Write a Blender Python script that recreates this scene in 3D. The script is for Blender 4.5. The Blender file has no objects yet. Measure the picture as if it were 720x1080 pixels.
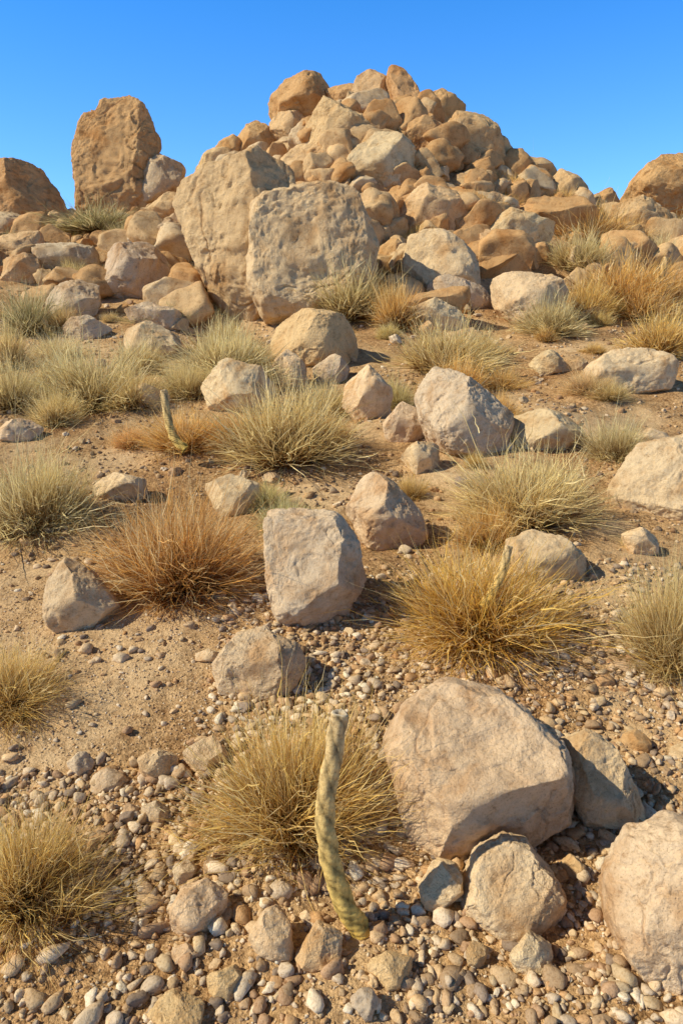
import bpy, bmesh, math, random
import numpy as np
rng = np.random.default_rng(7)
random.seed(7)
scene = bpy.context.scene

# ------------------------------------------------------------------ noise
def _hash(ix, iy, iz, seed):
    h = (ix*374761393 + iy*668265263 + iz*1274126177 + seed*362437) & 0xffffffff
    h = ((h ^ (h >> 13)) * 1274126177) & 0xffffffff
    h = h ^ (h >> 16)
    return h/4294967296.0*2-1
def vnoise(p, seed=0):
    i = np.floor(p).astype(np.int64); f = p-i
    u = f*f*f*(f*(f*6-15)+10)
    r = 0
    for dx in (0, 1):
        wx = u[:, 0] if dx else 1-u[:, 0]
        for dy in (0, 1):
            wy = u[:, 1] if dy else 1-u[:, 1]
            for dz in (0, 1):
                wz = u[:, 2] if dz else 1-u[:, 2]
                r = r + wx*wy*wz*_hash(i[:, 0]+dx, i[:, 1]+dy, i[:, 2]+dz, seed)
    return r
def fbm(p, octv=4, seed=0, gain=0.5):
    a = 1.0; s = 0
    for o in range(octv):
        s = s + a*vnoise(p*(2.03**o)+o*17.3, seed+o)
        a *= gain
    return s

# ------------------------------------------------------------------ terrain
PY = [-400, -3, 1.5, 10.0, 16.2, 17.5, 26, 60, 500]
PZ = [0.0, 0.0, 0.0, 1.26, 3.25, 3.3, 0.9, -1.0, -1.0]
def height(x, y, fine=True):
    x = np.atleast_1d(np.asarray(x, float)); y = np.atleast_1d(np.asarray(y, float))
    z = 0
    for o in (-.5, -.25, 0, .25, .5):
        z = z+np.interp(y+o, PY, PZ)/5
    z = z*np.exp(-(np.abs(x)/45)**4)
    rr = ((x-0.75)/3.0)**2 + ((y-16.3)/3.0)**2
    z = z + 2.15*np.exp(-rr**0.8)
    q = np.stack([x, y, x*0], 1)
    amp = np.clip((y-0.5)/6, 0.16, 1)
    z = z + amp*0.10*fbm(q*0.7, 3, 5)
    if fine:
        z = z + 0.017*fbm(q*4, 4, 11)
    return z

# ------------------------------------------------------------------ camera
F = 780.0
CAMZ = 1.5
PITCH = math.radians(15)
C = np.array([0, 0, CAMZ])
fw = np.array([0, math.cos(PITCH), -math.sin(PITCH)])
up = np.array([0, math.sin(PITCH), math.cos(PITCH)])
rt = np.array([1.0, 0, 0])
cam_d = bpy.data.cameras.new("camera"); cam = bpy.data.objects.new("camera", cam_d)
scene.collection.objects.link(cam); scene.camera = cam
cam.location = C; cam.rotation_euler = (math.pi/2-PITCH, 0, 0)
cam_d.sensor_width = 36; cam_d.lens = 26; cam_d.clip_end = 2000; cam_d.clip_start = 0.05

def sight(u, v):
    return fw + rt*(u-360)/F + up*(540-v)/F
DS = np.concatenate([np.arange(1.0, 6, 0.01), np.arange(6, 19, 0.03)])
def ground_depth(u, v):
    P = C + DS[:, None]*sight(u, v)[None]
    below = P[:, 2] < height(P[:, 0], P[:, 1])
    k = np.argmax(below)
    return DS[k] if below[k] else 16.3

# ------------------------------------------------------------------ mesh helpers
def mesh_np(name, V, Fc, smooth=True, col=None):
    me = bpy.data.meshes.new(name)
    V = np.ascontiguousarray(V, dtype=np.float32); Fc = np.ascontiguousarray(Fc, dtype=np.int32)
    k = Fc.shape[1]
    me.vertices.add(len(V)); me.vertices.foreach_set("co", V.ravel())
    me.loops.add(Fc.size); me.loops.foreach_set("vertex_index", Fc.ravel())
    me.polygons.add(len(Fc))
    me.polygons.foreach_set("loop_start", np.arange(0, Fc.size, k, dtype=np.int32))
    me.polygons.foreach_set("loop_total", np.full(len(Fc), k, dtype=np.int32))
    me.polygons.foreach_set("use_smooth", np.full(len(Fc), smooth))
    me.update(calc_edges=True)
    if col is not None:
        a = me.color_attributes.new("col", 'FLOAT_COLOR', 'POINT')
        c = np.ones((len(V), 4), np.float32); c[:, :3] = col
        a.data.foreach_set("color", c.ravel())
    return me
def add(name, me, mat, loc=(0, 0, 0), color=None):
    ob = bpy.data.objects.new(name, me); scene.collection.objects.link(ob)
    ob.location = loc
    if not me.materials: me.materials.append(mat)
    if color is not None: ob.color = (*color, 1)
    return ob
_ico = {}
def ico(n):
    if n not in _ico:
        bm = bmesh.new(); bmesh.ops.create_icosphere(bm, subdivisions=n, radius=1)
        bm.verts.ensure_lookup_table()
        V = np.array([v.co[:] for v in bm.verts]); Fc = np.array([[v.index for v in f.verts] for f in bm.faces])
        bm.free(); _ico[n] = (V, Fc)
    return _ico[n]

# ------------------------------------------------------------------ materials
def newmat(name):
    m = bpy.data.materials.new(name); m.use_nodes = True
    nt = m.node_tree; b = nt.nodes["Principled BSDF"]
    b.inputs["Roughness"].default_value = 0.9
    b.inputs["Specular IOR Level"].default_value = 0.2
    return m, nt, b
def N(nt, t): return nt.nodes.new(t)
def ramp(nt, fac, stops):
    r = nt.nodes.new("ShaderNodeValToRGB"); e = r.color_ramp.elements
    while len(e) < len(stops): e.new(0.5)
    for i, (p, c) in enumerate(stops):
        e[i].position = p; e[i].color = (*c, 1) if len(c) == 3 else c
    nt.links.new(fac, r.inputs[0]); return r.outputs[0]
def noise(nt, vec, scale, detail=5, rough=0.55, dist=0):
    n = nt.nodes.new("ShaderNodeTexNoise")
    n.inputs["Scale"].default_value = scale; n.inputs["Detail"].default_value = detail
    n.inputs["Roughness"].default_value = rough; n.inputs["Distortion"].default_value = dist
    nt.links.new(vec, n.inputs["Vector"]); return n.outputs["Fac"]
def mix(nt, a, b, fac, mode='MIX'):
    m = nt.nodes.new("ShaderNodeMix"); m.data_type = 'RGBA'; m.blend_type = mode
    for s, x in ((m.inputs[6], a), (m.inputs[7], b), (m.inputs[0], fac)):
        if isinstance(x, (int, float)): s.default_value = x
        elif isinstance(x, tuple): s.default_value = (*x, 1)
        else: nt.links.new(x, s)
    return m.outputs[2]
def bump(nt, h, strength, dist, prev=None):
    b = nt.nodes.new("ShaderNodeBump"); b.inputs["Strength"].default_value = strength
    b.inputs["Distance"].default_value = dist
    nt.links.new(h, b.inputs["Height"])
    if prev: nt.links.new(prev, b.inputs["Normal"])
    return b.outputs[0]

def rock_material(name, k):
    # k: feature scale multiplier (small boulders need finer grain)
    m, nt, b = newmat(name); L = nt.links.new
    g = N(nt, "ShaderNodeNewGeometry"); oi = N(nt, "ShaderNodeObjectInfo")
    vec = g.outputs["Position"]
    n1 = noise(nt, vec, 1.8*k, 4, 0.6, 0.4)
    n2 = noise(nt, vec, 8*k, 6, 0.72)
    n3 = noise(nt, vec, 50*k, 3, 0.8)
    c = mix(nt, oi.outputs["Color"], ramp(nt, n1, [(0.3, (0.80, 0.63, 0.46)), (0.5, (1.04, 1.03, 1.01)), (0.70, (1.16, 1.18, 1.18))]), 0.9, 'MULTIPLY')
    c = mix(nt, c, ramp(nt, n2, [(0.28, (0.50, 0.38, 0.28)), (0.42, (0.94, 0.91, 0.88)), (0.52, (1.04, 1.04, 1.04)), (0.72, (1.14, 1.14, 1.14))]), 0.88, 'MULTIPLY')
    c = mix(nt, c, ramp(nt, n3, [(0.28, (0.38, 0.31, 0.25)), (0.41, (0.97, 0.95, 0.93)), (0.7, (1.1, 1.1, 1.1))]), 0.8, 'MULTIPLY')
    L(c, b.inputs["Base Color"])
    nb = bump(nt, n2, 0.8, 0.06/k)
    nb = bump(nt, n3, 0.8, 0.015/k, nb)
    L(nb, b.inputs["Normal"]); b.inputs["Roughness"].default_value = 0.95
    b.inputs["Specular IOR Level"].default_value = 0.1
    return m
M_rock_far = rock_material("sandstone_weathered", 1.0)
M_rock_near = rock_material("sandstone_close", 3.2)

def ground_material():
    m, nt, b = newmat("sandy_soil"); L = nt.links.new
    g = N(nt, "ShaderNodeNewGeometry"); vec = g.outputs["Position"]
    n1 = noise(nt, vec, 1.1, 5, 0.65); n2 = noise(nt, vec, 12, 6, 0.72); n3 = noise(nt, vec, 110, 3, 0.7)
    c = ramp(nt, n1, [(0.32, (0.37, 0.22, 0.105)), (0.48, (0.52, 0.345, 0.175)), (0.66, (0.68, 0.49, 0.275))])
    c = mix(nt, c, ramp(nt, n2, [(0.3, (0.52, 0.42, 0.34)), (0.48, (1, 1, 1)), (0.7, (1.15, 1.12, 1.08))]), 0.9, 'MULTIPLY')
    c = mix(nt, c, ramp(nt, n3, [(0.32, (0.5, 0.46, 0.42)), (0.5, (1, 1, 1)), (0.68, (1.2, 1.2, 1.2))]), 0.7, 'MULTIPLY')
    vo = nt.nodes.new("ShaderNodeTexVoronoi"); vo.inputs["Scale"].default_value = 75
    L(vec, vo.inputs["Vector"])
    grit = ramp(nt, vo.outputs["Distance"], [(0.1, (1, 1, 1)), (0.4, (0, 0, 0))])
    sel = ramp(nt, n1, [(0.46, (0.9, 0.9, 0.9)), (0.6, (0.1, 0.1, 0.1))])
    bw = nt.nodes.new("ShaderNodeRGBToBW"); L(vo.outputs["Color"], bw.inputs[0])
    cc = mix(nt, c, ramp(nt, bw.outputs[0], [(0.2, (0.6, 0.52, 0.44)), (0.8, (1.3, 1.27, 1.2))]), 1.0, 'MULTIPLY')
    c = mix(nt, c, cc, sel)
    L(c, b.inputs["Base Color"])
    gm = mix(nt, (0, 0, 0), grit, sel)
    nb = bump(nt, n2, 0.8, 0.035); nb = bump(nt, n3, 0.7, 0.006, nb); nb = bump(nt, gm, 0.8, 0.007, nb)
    L(nb, b.inputs["Normal"]); b.inputs["Roughness"].default_value = 0.97
    b.inputs["Specular IOR Level"].default_value = 0.08
    return m
M_ground = ground_material()

def gravel_material():
    m, nt, b = newmat("gravel_stone"); L = nt.links.new
    a = N(nt, "ShaderNodeVertexColor"); a.layer_name = "col"
    g = N(nt, "ShaderNodeNewGeometry")
    n = noise(nt, g.outputs["Position"], 150, 3, 0.7)
    c = mix(nt, a.outputs["Color"], ramp(nt, n, [(0.3, (0.65, 0.55, 0.45)), (0.5, (1.05, 1.05, 1.05)), (0.7, (1.15, 1.15, 1.15))]), 0.85, 'MULTIPLY')
    L(c, b.inputs["Base Color"]); L(bump(nt, n, 0.6, 0.005), b.inputs["Normal"])
    b.inputs["Roughness"].default_value = 0.8
    return m
M_gravel = gravel_material()

def grass_material():
    m, nt, b = newmat("dry_grass"); L = nt.links.new
    a = N(nt, "ShaderNodeVertexColor"); a.layer_name = "col"
    oi = N(nt, "ShaderNodeObjectInfo")
    sp = N(nt, "ShaderNodeSeparateColor"); L(a.outputs["Color"], sp.inputs[0])
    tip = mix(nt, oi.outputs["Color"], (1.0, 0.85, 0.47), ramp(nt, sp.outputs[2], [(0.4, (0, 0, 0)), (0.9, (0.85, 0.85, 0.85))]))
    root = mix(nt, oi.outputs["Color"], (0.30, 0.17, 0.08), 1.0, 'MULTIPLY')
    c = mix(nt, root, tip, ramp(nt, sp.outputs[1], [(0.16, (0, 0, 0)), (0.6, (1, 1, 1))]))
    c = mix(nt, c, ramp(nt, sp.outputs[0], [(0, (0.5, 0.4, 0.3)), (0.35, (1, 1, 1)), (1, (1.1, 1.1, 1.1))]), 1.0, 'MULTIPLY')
    L(c, b.inputs["Base Color"]); b.inputs["Roughness"].default_value = 0.45
    b.inputs["Specular IOR Level"].default_value = 0.35
    tr = nt.nodes.new("ShaderNodeBsdfTranslucent"); L(c, tr.inputs["Color"])
    ms = nt.nodes.new("ShaderNodeMixShader"); ms.inputs[0].default_value = 0.45
    L(b.outputs[0], ms.inputs[1]); L(tr.outputs[0], ms.inputs[2])
    L(ms.outputs[0], nt.nodes["Material Output"].inputs["Surface"])
    return m
M_grass = grass_material()

def stem_material():
    m, nt, b = newmat("dead_cactus_wood"); L = nt.links.new
    a = N(nt, "ShaderNodeVertexColor"); a.layer_name = "col"
    g = N(nt, "ShaderNodeNewGeometry")
    n = noise(nt, g.outputs["Position"], 120, 5, 0.7)
    c = mix(nt, a.outputs["Color"], ramp(nt, n, [(0.3, (0.5, 0.42, 0.33)), (0.5, (1, 1, 1)), (0.7, (1.15, 1.15, 1.1))]), 0.85, 'MULTIPLY')
    L(c, b.inputs["Base Color"]); L(bump(nt, n, 0.7, 0.003), b.inputs["Normal"])
    return m
M_stem = stem_material()

# ------------------------------------------------------------------ ground sheet
def axis(lo, hi, step, far, growth=1.12):
    a = list(np.arange(lo, hi, step)); s = step; x = hi; out = []
    while x < far: out.append(x); s *= growth; x += s
    s = step; x = lo-step; pre = []
    while x > -far: pre.append(x); s *= growth; x -= s
    return np.array(pre[::-1]+a+out)
xs = axis(-5, 5, 0.03, 600)
ys = axis(0.5, 9, 0.03, 700, 1.06)
X, Y = np.meshgrid(xs, ys)
Z = height(X.ravel(), Y.ravel())
V = np.stack([X.ravel(), Y.ravel(), Z], 1)
nx, ny = len(xs), len(ys)
idx = np.arange(nx*ny).reshape(ny, nx)
Fc = np.stack([idx[:-1, :-1].ravel(), idx[:-1, 1:].ravel(), idx[1:, 1:].ravel(), idx[1:, :-1].ravel()], 1)
add("desert_ground", mesh_np("desert_ground", V, Fc), M_ground)

# ------------------------------------------------------------------ boulders
CREAM = (0.70, 0.53, 0.315); TAN = (0.66, 0.455, 0.235); ORANGE = (0.61, 0.375, 0.17); GREY = (0.64, 0.50, 0.33); PINK = (0.69, 0.515, 0.315)
def radial(poly):
    P = np.array(poly, float); c = (P.min(0)+P.max(0))/2*0.5+P.mean(0)*0.5
    Q = P-c; th = np.linspace(-math.pi, math.pi, 360, endpoint=False); R = np.zeros(360)
    for i in range(len(Q)):
        a, bb = Q[i], Q[(i+1) % len(Q)]; e = bb-a
        d = np.stack([np.cos(th), np.sin(th)], 1)
        den = d[:, 0]*e[1]-d[:, 1]*e[0]; den = np.where(np.abs(den) < 1e-9, 1e-9, den)
        t = (a[0]*e[1]-a[1]*e[0])/den; s = (a[0]*d[:, 1]-a[1]*d[:, 0])/den
        R = np.where((t > 0) & (s >= -1e-6) & (s <= 1+1e-6), np.maximum(R, t), R)
    k = np.exp(-(np.arange(-12, 13)/3.2)**2); k /= k.sum()
    Rp = np.concatenate([R[-12:], R, R[:12]]); R = np.convolve(Rp, k, 'valid')
    return c, R*1.03
count = [0]
def boulder(poly, color=CREAM, thick=0.8, push=0.55, depth=None, cuts=6, planes=None, lump=1.0, chip=(0.84, 0.95)):
    count[0] += 1
    r = np.random.default_rng(100+count[0])
    P = [(u, -v) for u, v in poly]
    c, R = radial(P); cu, cv = c[0], -c[1]
    us = [p[0] for p in poly]; vs = [p[1] for p in poly]
    w = max(us)-min(us); h = max(vs)-min(vs)
    d0 = depth or ground_depth((min(us)+max(us))/2, max(vs)-0.08*h)
    Dpx = thick*math.sqrt(w*h)/2
    k = d0/F; d = d0 + push*Dpx*k; k = d/F
    big = math.sqrt(w*h)
    S, Fa = ico(7 if big > 80 else (6 if big > 34 else 5))
    rho = np.sqrt(S[:, 0]**2+S[:, 2]**2); th = np.arctan2(S[:, 2], S[:, 0])
    Rt = np.interp(th, np.linspace(-math.pi, math.pi, 361), np.append(R, R[0]))
    rp = rho**0.5
    x = Rt*rp*np.cos(th); z = Rt*rp*np.sin(th); y = Dpx*np.sign(S[:, 1])*np.abs(S[:, 1])**0.7
    p = np.stack([x, y, z], 1)
    def cut(p, n, f, hard=0.97):
        n = np.array(n, float); n /= np.linalg.norm(n); s = p@n
        lim = s.max()*f*(1+0.05*fbm(p/big*2.5+f*50, 3, int(f*1000)))   # fracture planes are slightly wavy
        return p - n[None]*np.clip(s-lim, 0, None)[:, None]*hard
    if planes:
        for n, f in planes: p = cut(p, n, f)
    for i in range(0 if planes else cuts):
        for _ in range(30):
            n = r.normal(size=3); n /= np.linalg.norm(n)
            if 0.4 < abs(n[1]) < 0.9: break
        if i < cuts*0.75: n[1] = -abs(n[1])
        p = cut(p, n, r.uniform(0.6, 0.8))
    for i in range(10):
        n = r.normal(size=3); n[1] -= 0.3
        p = cut(p, n, r.uniform(*chip))
    q = p/big
    sd = int(r.integers(1000))
    dsp = 0.026*fbm(q*2.2+sd, 2, sd) + 0.013*fbm(q*8+sd, 4, sd+3, 0.58)
    ch = fbm(q*3.5+sd+50, 3, sd+21); dsp = dsp-0.014*np.clip(ch-0.35, 0, 0.08)/0.08   # spalled chips
    cr = np.abs(fbm(q*1.6+sd+80, 3, sd+31)); dsp = dsp-0.016*np.clip(0.035-cr, 0, 0.035)/0.035*(vnoise(q*1.3+sd, sd+9) > 0.0)  # hairline cracks
    if big > 60:
        dsp = dsp + 0.0035*fbm(q*36+sd, 3, sd+5, 0.7)
    p = p + S*(dsp*big*lump)[:, None]
    wpos = (p[:, :1]*rt + p[:, 1:2]*fw*1.0 + p[:, 2:]*up)*k
    ctr = C + d*sight(cu, cv)
    v = r.uniform(0.9, 1.05)
    col = tuple(ch2*v*r.uniform(0.98, 1.02) for ch2 in color)
    add("boulder", mesh_np("boulder", wpos, Fa), M_rock_near if d < 7 else M_rock_far, ctr, col)
B = boulder
# left skyline
B([(-40,185),(30,176),(60,185),(84,215),(70,245),(20,250),(-40,240)], ORANGE)
B([(84,230),(85,138),(94,128),(106,122),(112,110),(130,105),(156,117),(171,145),(168,190),(162,232),(120,240)], ORANGE, 0.7, planes=[((-.1,-.95,.2),.6),((.7,-.7,.1),.78),((-.8,-.5,.2),.9)], chip=(0.92, 0.98), lump=1.3)
B([(143,180),(170,167),(195,175),(192,200),(172,220),(143,224)], CREAM, planes=[((.5,-.8,.3),.7),((-.6,-.7,.2),.75)])
B([(-20,222),(25,224),(37,247),(20,262),(-20,262)], CREAM)
B([(-20,255),(40,243),(48,262),(30,280),(-20,284)], TAN)
B([(38,258),(62,248),(100,262),(105,290),(75,298),(42,290)], GREY)
B([(102,295),(112,268),(150,250),(175,268),(184,300),(150,322),(110,320)], GREY, 0.9)
B([(47,318),(72,294),(103,295),(108,330),(78,344),(50,338)], GREY)
B([(131,243),(168,230),(203,238),(207,262),(165,270),(135,262)], GREY)
B([(125,352),(148,337),(185,345),(193,370),(160,384),(128,374)], CREAM)
B([(150,228),(180,205),(215,212),(218,235),(175,243)], TAN)
B([(60,340),(95,334),(118,346),(100,362),(66,360)], GREY)
B([(130,330),(160,318),(200,330),(195,348),(150,350)], GREY)
B([(5,268),(40,268),(46,292),(20,305),(0,298)], TAN)
B([(40,240),(60,225),(80,240),(75,258),(45,258)], TAN)
# rock pile
B([(205,182),(232,150),(255,158),(255,185),(220,200)], TAN)
B([(222,160),(240,140),(256,150),(252,168),(230,172)], ORANGE)
B([(248,145),(272,125),(292,142),(288,170),(255,175)], ORANGE)
B([(275,112),(300,84),(335,80),(352,98),(335,122),(292,134)], ORANGE)
B([(283,128),(315,108),(328,130),(308,158),(285,150)], TAN)
B([(303,158),(325,120),(340,110),(382,122),(396,150),(362,182),(325,172)], TAN, 0.9)
B([(290,168),(318,153),(352,162),(358,185),(325,200),(298,190)], TAN)
B([(362,182),(385,145),(425,148),(440,170),(436,200),(398,210),(365,200)], CREAM, 0.9, planes=[((-.2,-.8,.5),.68),((.6,-.7,-.1),.75),((-.2,-.8,-.6),.8)])
B([(343,98),(372,86),(388,105),(378,128),(348,122)], ORANGE)
B([(380,132),(395,118),(412,128),(408,148),(385,150)], ORANGE)
B([(370,96),(373,86),(392,76),(412,90),(416,122),(402,136),(378,120)], TAN, depth=15.4, planes=[((-.3,-.9,.3),.7),((.6,-.7,0),.8)], chip=(.92,.98))
B([(407,84),(411,73),(424,76),(438,94),(448,114),(446,132),(434,134),(416,112)], ORANGE, 0.7, depth=15.0, planes=[((.2,-.9,.3),.7)], chip=(.93,.98))
B([(440,108),(463,98),(492,112),(488,136),(452,140)], ORANGE)
B([(455,158),(478,126),(514,121),(528,150),(531,180),(500,182),(465,176)], TAN, 0.9, planes=[((.2,-.6,.75),.7),((.3,-.85,-.4),.7),((-.7,-.6,-.2),.75)], chip=(.9,.97))
B([(428,132),(448,124),(462,140),(462,168),(442,172),(428,155)], ORANGE)
B([(418,222),(442,200),(480,203),(502,225),(494,252),(450,262),(425,250)], TAN)
B([(426,280),(431,248),(465,248),(500,270),(503,315),(470,325),(430,312)], CREAM, 0.9)
B([(500,243),(535,224),(582,235),(580,262),(535,270)], CREAM)
B([(494,250),(512,243),(560,262),(579,278),(572,292),(535,284),(498,268)], TAN, 0.9)
B([(517,295),(545,284),(590,298),(602,330),(578,352),(545,348),(522,322)], CREAM)
B([(574,195),(590,177),(612,180),(623,205),(602,224),(578,222)], TAN)
B([(468,190),(500,178),(527,187),(518,208),(480,210)], TAN)
B([(400,215),(428,201),(440,222),(430,242),(406,240)], TAN)
B([(378,238),(402,228),(413,250),(405,266),(382,264)], TAN)
B([(363,210),(395,203),(410,214),(400,228),(368,226)], TAN)
B([(395,262),(412,250),(430,262),(428,285),(402,288)], TAN)
B([(500,210),(520,200),(545,212),(540,228),(506,232)], TAN)
B([(555,216),(575,210),(600,222),(596,238),(560,238)], CREAM)
B([(640,238),(645,215),(670,208),(705,225),(708,252),(665,262)], TAN)
B([(655,208),(672,182),(700,165),(760,160),(770,225),(690,232)], ORANGE)
B([(622,268),(658,256),(700,262),(698,288),(650,294)], TAN)
B([(540,195),(560,186),(578,198),(570,214),(545,214)], TAN)
B([(622,205),(640,198),(655,210),(648,224),(626,224)], ORANGE)
B([(236,168),(262,160),(290,168),(300,195),(250,200)], TAN)
B([(445,300),(470,292),(520,305),(518,330),(470,335)], GREY)
B([(700,255),(730,245),(760,262),(740,280),(705,275)], TAN)
# great split block: left slab and right block
B([(190,218),(204,190),(250,166),(282,168),(312,190),(315,260),(290,335),(262,348),(238,335),(212,288)], (0.62,0.44,0.24), 0.75, 0.35, planes=[((-.5,-.85,.1),.60),((.5,-.8,.3),.82),((-.3,-.4,.85),.88)], lump=1.2, chip=(.9,.97))
B([(260,250),(262,222),(276,210),(312,200),(330,206),(354,203),(378,217),(393,262),(391,300),(360,325),(318,342),(280,345),(266,310)], (0.70,0.52,0.30), 0.85, 0.05, planes=[((.12,-.97,.10),.62),((.8,-.55,.1),.88),((-.9,-.4,.1),.9),((0,-.5,.86),.9)], lump=1.2, chip=(.93,.98))
# middle ground
B([(284,345),(318,328),(362,335),(386,365),(365,390),(315,392),(288,375)], TAN)
B([(365,402),(388,385),(412,410),(411,440),(378,450),(362,428)], CREAM)
B([(438,418),(460,386),(500,404),(540,440),(532,475),(487,490),(450,468)], GREY, 0.9, planes=[((-.5,-.75,.4),.68),((.5,-.75,.45),.72),((.2,-.9,-.4),.78)])
B([(403,445),(424,425),(450,438),(450,465),(422,473),(405,463)], GREY)
B([(420,484),(440,462),(466,472),(465,495),(440,504)], CREAM)
B([(534,440),(572,428),(615,440),(627,462),(600,482),(545,478)], CREAM)
B([(619,388),(645,369),(695,369),(715,390),(702,412),(650,419),(622,405)], CREAM, planes=[((-.1,-.7,.7),.7),((.1,-.95,-.3),.7)])
B([(556,382),(578,367),(600,376),(600,392),(570,399)], CREAM)
B([(600,382),(612,376),(622,384),(618,393),(604,393)], CREAM)
B([(650,515),(678,470),(735,455),(790,490),(780,560),(690,556),(652,538)], CREAM)
B([(655,565),(675,555),(699,568),(695,586),(665,588)], CREAM)
B([(534,572),(558,558),(600,568),(618,590),(613,616),(572,622),(545,605)], CREAM, planes=[((-.1,-.6,.8),.7),((.1,-.9,-.4),.75),((.7,-.6,0),.8)])
B([(365,540),(385,500),(410,503),(440,538),(449,565),(422,588),(385,575)], PINK, planes=[((-.5,-.6,.55),.68),((.55,-.7,.4),.72),((.1,-.9,-.4),.75)])
B([(281,560),(284,540),(330,536),(356,542),(378,572),(386,610),(366,648),(330,663),(290,657),(283,610)], GREY, 0.85, 0.3, planes=[((-.15,-.93,.3),.62),((.75,-.6,.1),.8),((-.1,-.5,.85),.86),((.4,-.7,-.6),.8)], chip=(.9,.97))
B([(51,625),(64,588),(95,600),(127,640),(107,662),(75,671),(51,657)], PINK, planes=[((-.4,-.8,.4),.68),((.6,-.6,.5),.75),((.2,-.9,-.4),.75)])
B([(227,700),(248,669),(280,660),(312,680),(323,702),(302,738),(250,742),(230,724)], PINK, planes=[((-.1,-.6,.8),.68),((-.1,-.95,-.2),.7),((.7,-.6,.1),.78)])
B([(213,408),(240,378),(280,390),(292,412),(272,444),(228,442)], CREAM)
B([(280,392),(303,370),(326,385),(322,412),(290,412)], CREAM)
B([(330,390),(352,370),(370,388),(362,408),(336,410)], GREY)
B([(212,512),(245,498),(272,510),(274,540),(235,548)], CREAM)
B([(95,512),(118,497),(152,505),(156,528),(110,534)], CREAM)
B([(-10,448),(28,440),(49,454),(32,467),(-10,468)], PINK)
B([(430,328),(458,315),(492,335),(492,352),(450,354)], CREAM)
B([(458,355),(497,346),(524,358),(498,370),(465,368)], TAN)
B([(128,420),(150,404),(180,416),(176,434),(140,436)], CREAM)
B([(440,345),(452,338),(462,350),(450,358)], TAN)
B([(664,462),(685,452),(706,460),(700,472),(670,474)], CREAM)
# foreground
B([(409,795),(428,748),(470,721),(530,733),(588,776),(611,842),(604,858),(560,872),(505,897),(450,906),(430,880)], (0.69,0.515,0.315), 0.85, 0.35, planes=[((-.12,-.72,.68),.6),((.25,-.85,-.46),.72),((.85,-.5,.0),.84),((-.8,-.6,-.1),.86)], lump=0.9, chip=(.9,.97))
B([(589,785),(612,769),(642,785),(668,828),(675,868),(648,884),(612,872),(596,830)], PINK, planes=[((.1,-.85,.5),.68),((.7,-.65,.2),.78),((.1,-.9,-.4),.8)])
B([(486,955),(500,903),(530,886),(565,893),(590,935),(587,982),(550,992),(495,978)], (0.70,0.54,0.32), 0.85, planes=[((-.1,-.85,.5),.66),((.5,-.8,-.3),.75),((-.6,-.7,-.3),.8)], chip=(.9,.97))
B([(440,932),(458,907),(484,914),(488,950),(472,968),(446,958)], CREAM)
B([(646,935),(668,885),(720,868),(790,880),(800,1060),(720,1062),(680,1040),(655,990)], (0.65,0.49,0.31), planes=[((-.45,-.8,.4),.7),((-.3,-.9,-.2),.75)])
B([(178,968),(190,940),(215,931),(241,950),(232,982),(202,998),(182,988)], PINK)
B([(261,988),(284,956),(306,970),(311,1005),(287,1018),(264,1008)], CREAM)
B([(310,1012),(334,976),(361,990),(358,1015),(325,1029)], CREAM)
B([(386,1018),(408,1007),(436,1015),(432,1040),(400,1047)], TAN)
B([(536,1002),(555,983),(583,1000),(580,1026),(545,1031)], CREAM)
B([(141,804),(164,790),(186,800),(184,820),(150,829)], CREAM)
B([(90,822),(112,811),(136,820),(124,834),(98,836)], GREY)
B([(193,788),(225,778),(241,798),(222,818),(200,812)], PINK)
B([(70,804),(86,792),(100,806),(90,822),(74,820)], GREY)
B([(218,1028),(240,1015),(256,1030),(248,1054),(224,1056)], TAN)
B([(150,1062),(180,1050),(214,1064),(212,1100),(155,1100)], TAN)
B([(655,776),(672,770),(687,778),(684,793),(660,794)], TAN)
B([(490,1000),(503,993),(516,1003),(510,1022),(494,1024)], CREAM)
B([(205,690),(220,684),(234,690),(228,700),(208,700)], CREAM)
B([(590,912),(602,902),(618,912),(612,928),(594,926)], TAN)
B([(146,852),(165,846),(182,856),(176,872),(152,870)], GREY)
B([(180,915),(196,908),(210,918),(204,934),(186,932)], GREY)
B([(180,1004),(196,996),(210,1006),(204,1020),(184,1020)], CREAM)
B([(706,790),(722,784),(736,792),(730,804),(710,804)], CREAM)

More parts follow.
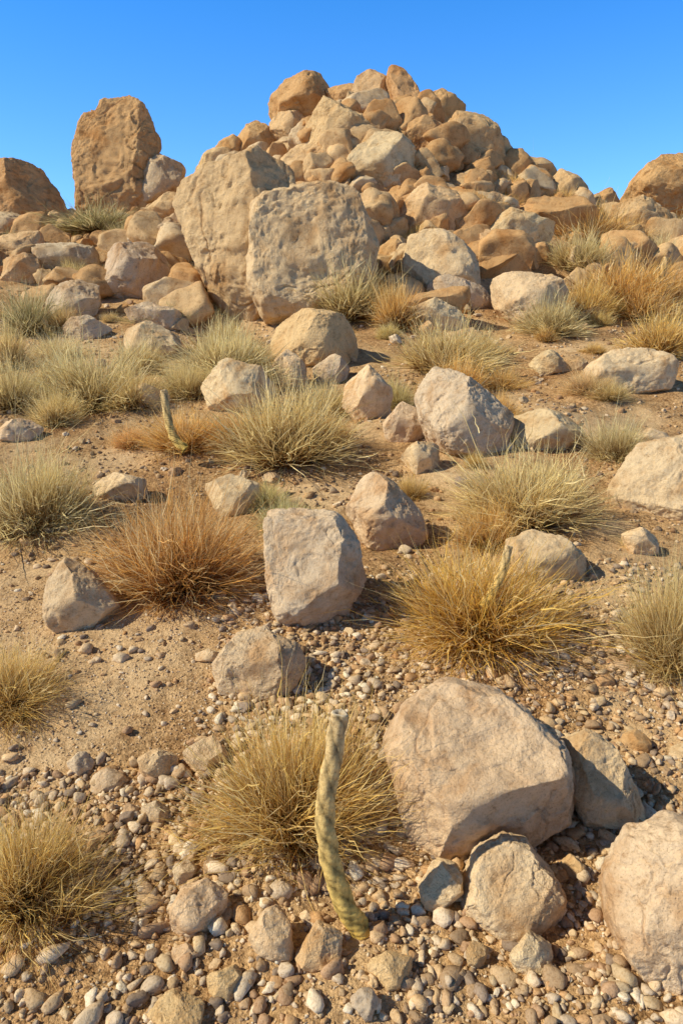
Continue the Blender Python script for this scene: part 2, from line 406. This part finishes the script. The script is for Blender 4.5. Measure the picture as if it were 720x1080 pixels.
# ------------------------------------------------------------------ rubble and gravel (single meshes)
def rock_batch(px, py, pr, sub, cols, sink=0.35, flat=(0.55, 0.9), ang=0.35, lo=0.55, hi=0.85, wide=1.35):
    S, Fa = ico(sub); n = len(px); m = len(S)
    var = []
    for i in range(24):
        r = np.random.default_rng(900+i); p = S.copy()
        for k in range(8):
            nn = r.normal(size=3); nn /= np.linalg.norm(nn); s = p@nn; o = r.uniform(lo, hi)
            p = p-nn[None]*np.clip(s-o, 0, None)[:, None]*0.95
        p = p*(1+ang*0.35*fbm(S*1.7+i*3, 2, i))[:, None]
        var.append(p)
    var = np.array(var)
    P = var[rng.integers(0, 24, n)]
    sc = np.stack([rng.uniform(0.8, wide, n), rng.uniform(0.7, 1.1, n), rng.uniform(*flat, n)], 1)*pr[:, None]
    P = P*sc[:, None, :]
    a = rng.uniform(0, 6.28, n); t = rng.normal(0, 0.35, n)
    y2 = P[:, :, 1]*np.cos(t)[:, None]-P[:, :, 2]*np.sin(t)[:, None]; z2 = P[:, :, 1]*np.sin(t)[:, None]+P[:, :, 2]*np.cos(t)[:, None]
    x3 = P[:, :, 0]*np.cos(a)[:, None]-y2*np.sin(a)[:, None]; y3 = P[:, :, 0]*np.sin(a)[:, None]+y2*np.cos(a)[:, None]
    pz = height(px, py)+sc[:, 2]*(1-2*sink)*0.9
    V = np.stack([x3+px[:, None], y3+py[:, None], z2+pz[:, None]], 2).reshape(-1, 3)
    Fc = (Fa[None]+(np.arange(n)*m)[:, None, None]).reshape(-1, 3)
    return V, Fc, np.repeat(cols, m, 0)
PAL = np.array([[.68,.52,.33],[.58,.41,.23],[.50,.34,.19],[.56,.44,.30],[.38,.26,.15],[.76,.64,.46],[.56,.34,.16],[.63,.47,.27],[.32,.24,.17],[.66,.46,.25],[.74,.59,.40],[.46,.29,.16]])
def pal(n, lo=0.8, hi=1.1): return np.clip(PAL[rng.integers(0, len(PAL), n)]*rng.uniform(lo, hi, (n, 1)), 0, 0.78)
def join(parts):
    Vs, Fs, Cs = [], [], []; o = 0
    for v, f, c in parts: Vs.append(v); Fs.append(f+o); Cs.append(c); o += len(v)
    return np.concatenate(Vs), np.concatenate(Fs), np.concatenate(Cs)
def patch(x, y, thr, sc=1.3, seed=77):
    return fbm(np.stack([x, y, x*0], 1)*sc, 3, seed) > thr
n = 36000; gx = rng.uniform(-1.9, 2.3, n); gy = rng.uniform(0.95, 3.4, n)
sandy = ((gx < -0.5) & (gy > 2.05))
dens = np.clip(1.3-(gy-1.7)*0.65, 0.18, 1) + 0.3*(gx > 0.3)
dens = np.where(sandy, 0.07, dens)*np.where(patch(gx, gy, -0.25, 2.2, 41), 1, 0.45)
k = rng.uniform(size=n) < dens; gx, gy = gx[k], gy[k]
r1 = np.clip(rng.lognormal(math.log(0.0084), 0.52, len(gx)), 0.0035, 0.028)
parts = [rock_batch(gx, gy, r1, 2, pal(len(gx)), sink=0.25, ang=0.7, lo=0.45, hi=0.85, wide=1.6)]
n = 18000; x = rng.uniform(-1.9, 2.2, n); y = rng.uniform(0.95, 3.2, n)
parts.append(rock_batch(x, y, rng.uniform(0.003, 0.006, n), 1, pal(n)))
n = 36000; x = rng.uniform(-6, 6, n); y = 2.6+9*rng.uniform(size=n)**1.5
k = (np.abs(x) < y*0.55+0.6) & (patch(x, y, -0.05) | (rng.uniform(size=n) < 0.12)) & ~((x < -0.4) & (y < 3.4) & (rng.uniform(size=n) < 0.8))
x, y = x[k], y[k]
parts.append(rock_batch(x, y, np.clip(rng.lognormal(math.log(0.010), 0.5, len(x)), .005, .036), 2, pal(len(x), 0.6, 0.95)*np.array([1.0, 0.93, 0.84]), ang=0.7, lo=0.45))
n = 340; x = rng.uniform(-1.6, 1.8, n); y = 1.0+2.2*rng.uniform(size=n)**0.8
k = ~((x < -0.5) & (y > 2.1)); x, y = x[k], y[k]
parts.append(rock_batch(x, y, np.clip(rng.lognormal(math.log(0.019), 0.3, len(x)), .014, .036), 4, pal(len(x)), ang=0.5, lo=0.5))
n = 900; x = rng.uniform(-6.5, 6.5, n); y = 3.2+8.5*rng.uniform(size=n)
k = patch(x, y, -0.25, 0.9, 31); x, y = x[k], y[k]
parts.append(rock_batch(x, y, np.clip(rng.lognormal(math.log(0.03), 0.45, len(x)), .018, .10), 4, pal(len(x), 0.85, 1.05), ang=0.5, lo=0.45))
V, Fc, Cc = join(parts)
add("gravel", mesh_np("gravel", V, Fc, True, Cc), M_gravel)
# rubble on the pile and slope behind
n = 1500; x = rng.uniform(-13, 13, n); y = rng.uniform(9.6, 19, n)
keep = (rng.uniform(size=n) < np.clip((y-9.4)/3, 0.1, 1))
x, y = x[keep], y[keep]
rr = np.clip(rng.lognormal(math.log(0.20), 0.55, len(x)), 0.07, 0.5)
rr = np.where((y > 15.2) & (np.abs(x-0.7) > 3.0), np.minimum(rr, 0.2), rr)
n2 = 200; a = rng.uniform(0, 6.28, n2); q = 3.1*np.sqrt(rng.uniform(size=n2))
x = np.append(x, 0.75+q*np.cos(a)); y = np.append(y, 15.7+q*np.sin(a)); rr = np.append(rr, rng.uniform(0.18, 0.5, n2))
RP = np.array([TAN, CREAM, ORANGE, TAN, ORANGE])
cols = RP[rng.integers(0, 5, len(x))]*rng.uniform(0.82, 1.0, (len(x), 1))
V, Fc, Cc = rock_batch(x, y, rr, 4, cols, sink=0.22, flat=(0.6, 1.0), ang=0.4, lo=0.42, hi=0.78)
def rubble_material():
    m = rock_material("rubble_stone", 1.3); nt = m.node_tree
    oi = [n for n in nt.nodes if n.type == 'OBJECT_INFO'][0]
    a = nt.nodes.new("ShaderNodeVertexColor"); a.layer_name = "col"
    for l in list(oi.outputs["Color"].links): nt.links.new(a.outputs["Color"], l.to_socket)
    return m
add("rock_rubble", mesh_np("rock_rubble", V, Fc, True, Cc), rubble_material())

# ------------------------------------------------------------------ grass tussocks
def tuft_mesh(seed, n, width, upright=0.0, droop=0.12, curl=0.16):
    r = np.random.default_rng(seed)
    ns = 6
    a = r.uniform(0, 2*math.pi, n)
    ct = r.uniform(0.02+upright*0.3, 1, n)**(1.0 if upright == 0 else 0.75)
    nb = 60; ba = r.uniform(0, 2*math.pi, nb); bc = r.uniform(0.05, 0.98, nb); bl = r.uniform(0.6, 1.22, nb)
    brx = r.normal(0, 0.07, nb); bry = r.normal(0, 0.07, nb)
    g = r.integers(0, nb, n); us = r.uniform(size=n) < 0.7
    a = np.where(us, ba[g]+r.normal(0, 0.2, n), a); ct = np.where(us, np.clip(bc[g]+r.normal(0, 0.1, n), 0.02, 1), ct)
    st = np.sqrt(1-ct**2)
    d = np.stack([st*np.cos(a), st*np.sin(a), ct], 1)
    L = 0.5*r.uniform(0.3, 1.0, n)**0.6*np.where(us, bl[g], 0.9)
    wild = r.uniform(size=n) < 0.10; L = np.where(wild, L*1.3, L)
    rb = 0.11*np.sqrt(r.uniform(size=n)); ra = a+r.normal(0, 1.1, n)
    root = np.stack([rb*np.cos(ra)+np.where(us, brx[g], 0), rb*np.sin(ra)+np.where(us, bry[g], 0), np.full(n, -0.01)], 1)
    k = n//4; par = r.integers(k, n, k); f = r.uniform(0.3, 0.8, k)
    root[:k] = root[par]+d[par]*(L[par]*f)[:, None]
    d[:k] = d[par]+r.normal(0, 0.34, (k, 3)); d[:k, 2] = np.abs(d[:k, 2]); d[:k] /= np.linalg.norm(d[:k], axis=1)[:, None]
    base_f = np.zeros(n); base_f[:k] = f*L[par]/0.5
    L[:k] = L[par]*(1-f)*r.uniform(0.5, 1.2, k)
    side = np.cross(d, r.normal(size=(n, 3))); side /= np.linalg.norm(side, axis=1)[:, None]
    cv = np.cross(d, r.normal(size=(n, 3))); cv /= np.linalg.norm(cv, axis=1)[:, None]
    cur = r.normal(0, curl, n)*L; dr = droop*L*r.uniform(0, 1.6, n)*st
    s = np.linspace(0, 1, ns)
    pts = root[:, None]+d[:, None]*(L[:, None]*s)[:, :, None]+cv[:, None]*(cur[:, None]*s**2)[:, :, None]
    kink = np.cumsum(r.normal(0, 0.02, (n, ns, 3)), 1); kink -= kink[:, :1]
    pts = pts+kink*L[:, None, None]*1.6
    pts[:, :, 2] -= dr[:, None]*s**2
    pts[:, :, 2] = np.maximum(pts[:, :, 2], -0.02)
    wd = width*r.uniform(0.5, 1.3, n)[:, None]*(1-s**1.4*0.92)
    Vv = np.stack([pts-side[:, None]*wd[:, :, None]/2, pts+side[:, None]*wd[:, :, None]/2], 2).reshape(-1, 3)
    b = (np.arange(n)*ns*2)[:, None]+(np.arange(ns-1)*2)[None]
    Fc = np.stack([b, b+1, b+3, b+2], 2).reshape(-1, 4)
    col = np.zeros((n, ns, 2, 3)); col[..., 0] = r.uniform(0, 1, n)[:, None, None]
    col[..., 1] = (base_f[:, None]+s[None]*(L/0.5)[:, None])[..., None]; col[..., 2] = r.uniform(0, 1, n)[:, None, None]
    return mesh_np("tussock", Vv, Fc, False, col.reshape(-1, 3))
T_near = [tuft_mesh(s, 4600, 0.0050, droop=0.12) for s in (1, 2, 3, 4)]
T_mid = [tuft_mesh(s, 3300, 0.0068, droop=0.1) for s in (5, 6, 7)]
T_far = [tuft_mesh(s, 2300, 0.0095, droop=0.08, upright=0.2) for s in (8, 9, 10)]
STRAW = (1.0, 0.72, 0.22); GOLD = (1.0, 0.66, 0.14); RUST = (0.84, 0.47, 0.13); SAGE = (0.88, 0.75, 0.36); PALE = (0.98, 0.79, 0.34); DARK = (0.46, 0.42, 0.19); OR = (0.96, 0.62, 0.18)
ti = [0]
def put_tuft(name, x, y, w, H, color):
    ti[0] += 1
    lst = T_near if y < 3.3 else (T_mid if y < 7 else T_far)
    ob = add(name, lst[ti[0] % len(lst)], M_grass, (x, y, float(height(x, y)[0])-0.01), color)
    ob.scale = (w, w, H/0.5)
    ob.rotation_euler = (0, 0, random.uniform(0, 6.28))
def tussock(cx, top, base, w, color, name="dry_grass_tussock"):
    d0 = ground_depth(cx, base-0.04*w)
    R = w/2*d0/F
    P0 = C+d0*sight(cx, base-0.04*w); y = P0[1]+0.75*R
    s = sight(cx, base); t = y/s[1]; x = (cx-360)/F*t
    z = float(height(x, y)[0])
    tt = sight(cx, top); d = y/tt[1]; H = CAMZ+d*tt[2]-z
    H = max(H, R*0.55)
    v = random.uniform(0.92, 1.03)
    put_tuft(name, x, y, w*d/F*1.14, H*1.04, tuple(c*v for c in color))
T = tussock
SG = "sage_grass_tussock"
T(312,715,935,215,STRAW); T(500,555,722,215,GOLD); T(195,488,655,185,RUST)
T(30,840,1010,170,STRAW); T(15,670,775,130,STRAW)
T(705,560,738,140,PALE,SG); T(38,458,578,140,SAGE,SG)
T(300,385,512,160,PALE,SG); T(548,458,582,170,PALE,SG)
T(95,345,445,130,SAGE,SG); T(195,420,488,95,OR)
T(235,335,415,120,SAGE,SG); T(368,268,352,100,SAGE,SG)
T(418,288,356,70,OR); T(468,330,408,115,PALE,SG)
T(650,258,345,115,OR); T(622,212,270,85,OR); T(578,305,362,75,SAGE,SG)
T(692,315,385,85,STRAW); T(32,295,362,70,DARK,"desert_shrub"); T(105,208,256,95,DARK,"desert_shrub")
T(648,430,492,80,SAGE,SG); T(15,365,445,75,SAGE,SG)
T(503,200,242,50,OR); T(605,236,300,80,SAGE,SG); T(712,225,262,55,SAGE,SG)
T(532,180,212,50,OR); T(172,318,350,80,DARK,"desert_shrub"); T(345,395,450,85,SAGE,SG)
T(715,270,330,65,OR); T(480,365,425,70,OR); T(60,348,385,65,SAGE,SG)
T(575,480,540,90,SAGE,SG)
T(400,285,320,40,SAGE,SG); T(200,370,430,65,SAGE,SG)
T(140,380,440,75,PALE,SG); T(265,350,400,70,SAGE,SG); T(525,405,450,50,OR)
T(675,280,350,80,OR); T(615,280,345,65,STRAW); T(250,425,485,75,OR); T(350,430,480,60,OR)
T(60,470,560,80,PALE,SG); T(130,232,262,45,DARK,"desert_shrub"); T(545,255,285,30,OR); T(515,520,590,80,OR)
T(240,275,335,30,DARK,"desert_shrub"); T(455,300,330,40,OR)
T(10,330,395,60,PALE,SG); T(150,350,400,60,SAGE,SG); T(60,400,455,60,PALE,SG); T(505,340,390,50,PALE,SG)
T(590,195,225,35,OR); T(660,225,262,45,OR); T(690,240,290,45,SAGE,SG); T(560,175,198,30,OR); T(215,275,310,40,DARK,"desert_shrub")
T(470,270,300,40,OR); T(350,250,275,30,OR); T(80,270,300,40,SAGE,SG); T(12,240,275,30,DARK,"desert_shrub"); T(640,395,430,50,PALE,SG)
rs = np.random.default_rng(21)
for i in range(75):
    y = rs.uniform(3.6, 15.0); x = rs.uniform(-0.5, 0.5)*y*1.05
    w = rs.uniform(0.18, 0.5)*(0.6+y/14)
    cl = [PALE, SAGE, OR, STRAW, PALE][rs.integers(0, 5)]
    put_tuft("small_grass_tuft", x, y, w, w*rs.uniform(0.4, 0.7), tuple(c*rs.uniform(0.85, 1) for c in cl))

# ------------------------------------------------------------------ dead cactus stems
def stem(pts, rpx, depth_off=0.0, lean=0.0):
    d0 = ground_depth(*pts[-1])+depth_off
    n = 260; m = 48
    P = np.array([C+(d0+lean*(1-i/(len(pts)-1)))*sight(*p) for i, p in enumerate(pts)])
    t = np.linspace(0, len(pts)-1, n)
    def cat(t):
        i = np.clip(np.floor(t).astype(int), 0, len(pts)-2); f = (t-i)[:, None]
        g = lambda j: P[np.clip(j, 0, len(pts)-1)]
        a, b, c, d = g(i-1), g(i), g(i+1), g(i+2)
        return 0.5*((2*b)+(-a+c)*f+(2*a-5*b+4*c-d)*f**2+(-a+3*b-3*c+d)*f**3)
    Q = cat(t); tan = np.gradient(Q, axis=0); tan /= np.linalg.norm(tan, axis=1)[:, None]
    e1 = np.cross(tan, [0, 1, 0]); e1 /= np.linalg.norm(e1, axis=1)[:, None]; e2 = np.cross(tan, e1)
    ph = np.linspace(0, 2*math.pi, m, endpoint=False)[None]
    s = np.linspace(0, 1, n)[:, None]
    r0 = rpx*d0/F
    k = np.linalg.norm(P[0]-P[-1])/r0
    wob = 0.5*np.sin(s*9+1)
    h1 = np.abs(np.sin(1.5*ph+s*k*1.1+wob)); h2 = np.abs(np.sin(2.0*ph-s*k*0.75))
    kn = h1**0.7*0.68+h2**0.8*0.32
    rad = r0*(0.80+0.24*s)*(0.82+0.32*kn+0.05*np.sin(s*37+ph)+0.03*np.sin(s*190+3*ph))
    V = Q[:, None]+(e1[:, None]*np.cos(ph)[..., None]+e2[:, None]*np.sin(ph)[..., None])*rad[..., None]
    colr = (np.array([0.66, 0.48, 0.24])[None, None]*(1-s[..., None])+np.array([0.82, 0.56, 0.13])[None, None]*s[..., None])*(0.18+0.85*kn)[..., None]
    V = V.reshape(-1, 3); colr = colr.reshape(-1, 3)
    i = np.arange(n-1)[:, None]*m; j = np.arange(m)[None]; j2 = (j+1) % m
    Fc = np.stack([i+j, i+j2, i+m+j2, i+m+j], 2).reshape(-1, 4)
    Vl = [V]; Cl = [colr]; Fl = [Fc]; o = len(V)
    ring = V[:m]; cen = ring.mean(0)
    inner = cen+(ring-cen)*0.72+(-tan[0])*r0*0.12; core = cen+(ring-cen)*0.12-(-tan[0])*r0*0.35
    Vl += [inner, core]; Cl += [np.tile([0.72, 0.62, 0.45], (m, 1)), np.tile([0.32, 0.22, 0.12], (m, 1))]
    jj = np.arange(m); j3 = (jj+1) % m
    Fl += [np.stack([jj, o+jj, o+j3, j3], 1), np.stack([o+jj, o+m+jj, o+m+j3, o+j3], 1)]
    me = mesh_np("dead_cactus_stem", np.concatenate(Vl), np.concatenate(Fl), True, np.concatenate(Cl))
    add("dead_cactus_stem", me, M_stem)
stem([(358,752),(351,800),(343,850),(347,900),(362,950),(382,984)], 10.5, 0.0, -0.10)
stem([(173,412),(177,440),(184,462),(196,474)], 4.5, -0.35)
stem([(536,576),(530,602),(518,626),(508,640)], 5.0, -0.36)
stem([(702,272),(697,292),(690,308),(684,322)], 3.5, -0.3)
stem([(47,338),(49,346),(53,352),(58,356)], 3)

# ------------------------------------------------------------------ light
S = np.array([-0.72, -0.15, 0.64]); S /= np.linalg.norm(S)
sd = bpy.data.lights.new("sun", 'SUN'); sd.energy = 5.0; sd.angle = math.radians(0.5); sd.color = (1, 0.90, 0.71)
so = bpy.data.objects.new("sun", sd); scene.collection.objects.link(so)
from mathutils import Vector
so.rotation_euler = Vector(S).to_track_quat('Z', 'Y').to_euler(); so.location = (-10, -3, 15)
w = bpy.data.worlds.new("World"); scene.world = w; w.use_nodes = True
nt = w.node_tree; bg = nt.nodes["Background"]
sky = nt.nodes.new("ShaderNodeTexSky"); sky.sky_type = 'NISHITA'; sky.sun_disc = False
sky.sun_elevation = math.asin(S[2]); sky.sun_rotation = math.atan2(S[0], S[1])
sky.altitude = 1200; sky.air_density = 1.0; sky.dust_density = 0.1; sky.ozone_density = 3.0
tc = nt.nodes.new("ShaderNodeTexCoord"); sx = nt.nodes.new("ShaderNodeSeparateXYZ")
nt.links.new(tc.outputs["Generated"], sx.inputs[0])
tint = ramp(nt, sx.outputs[2], [(0.0, (0.40, 0.40, 0.40)), (0.10, (0.42, 0.66, 0.90)), (0.34, (0.19, 0.62, 1.0)), (0.52, (0.15, 0.155, 0.165))])
sc = nt.nodes.new("ShaderNodeVectorMath"); sc.operation = 'SCALE'; sc.inputs[3].default_value = 2.3
nt.links.new(mix(nt, sky.outputs[0], tint, 1.0, 'MULTIPLY'), sc.inputs[0])
nt.links.new(sc.outputs[0], bg.inputs[0]); bg.inputs[1].default_value = 0.11
scene.view_settings.view_transform = 'Standard'; scene.view_settings.look = 'None'; scene.view_settings.exposure = 0
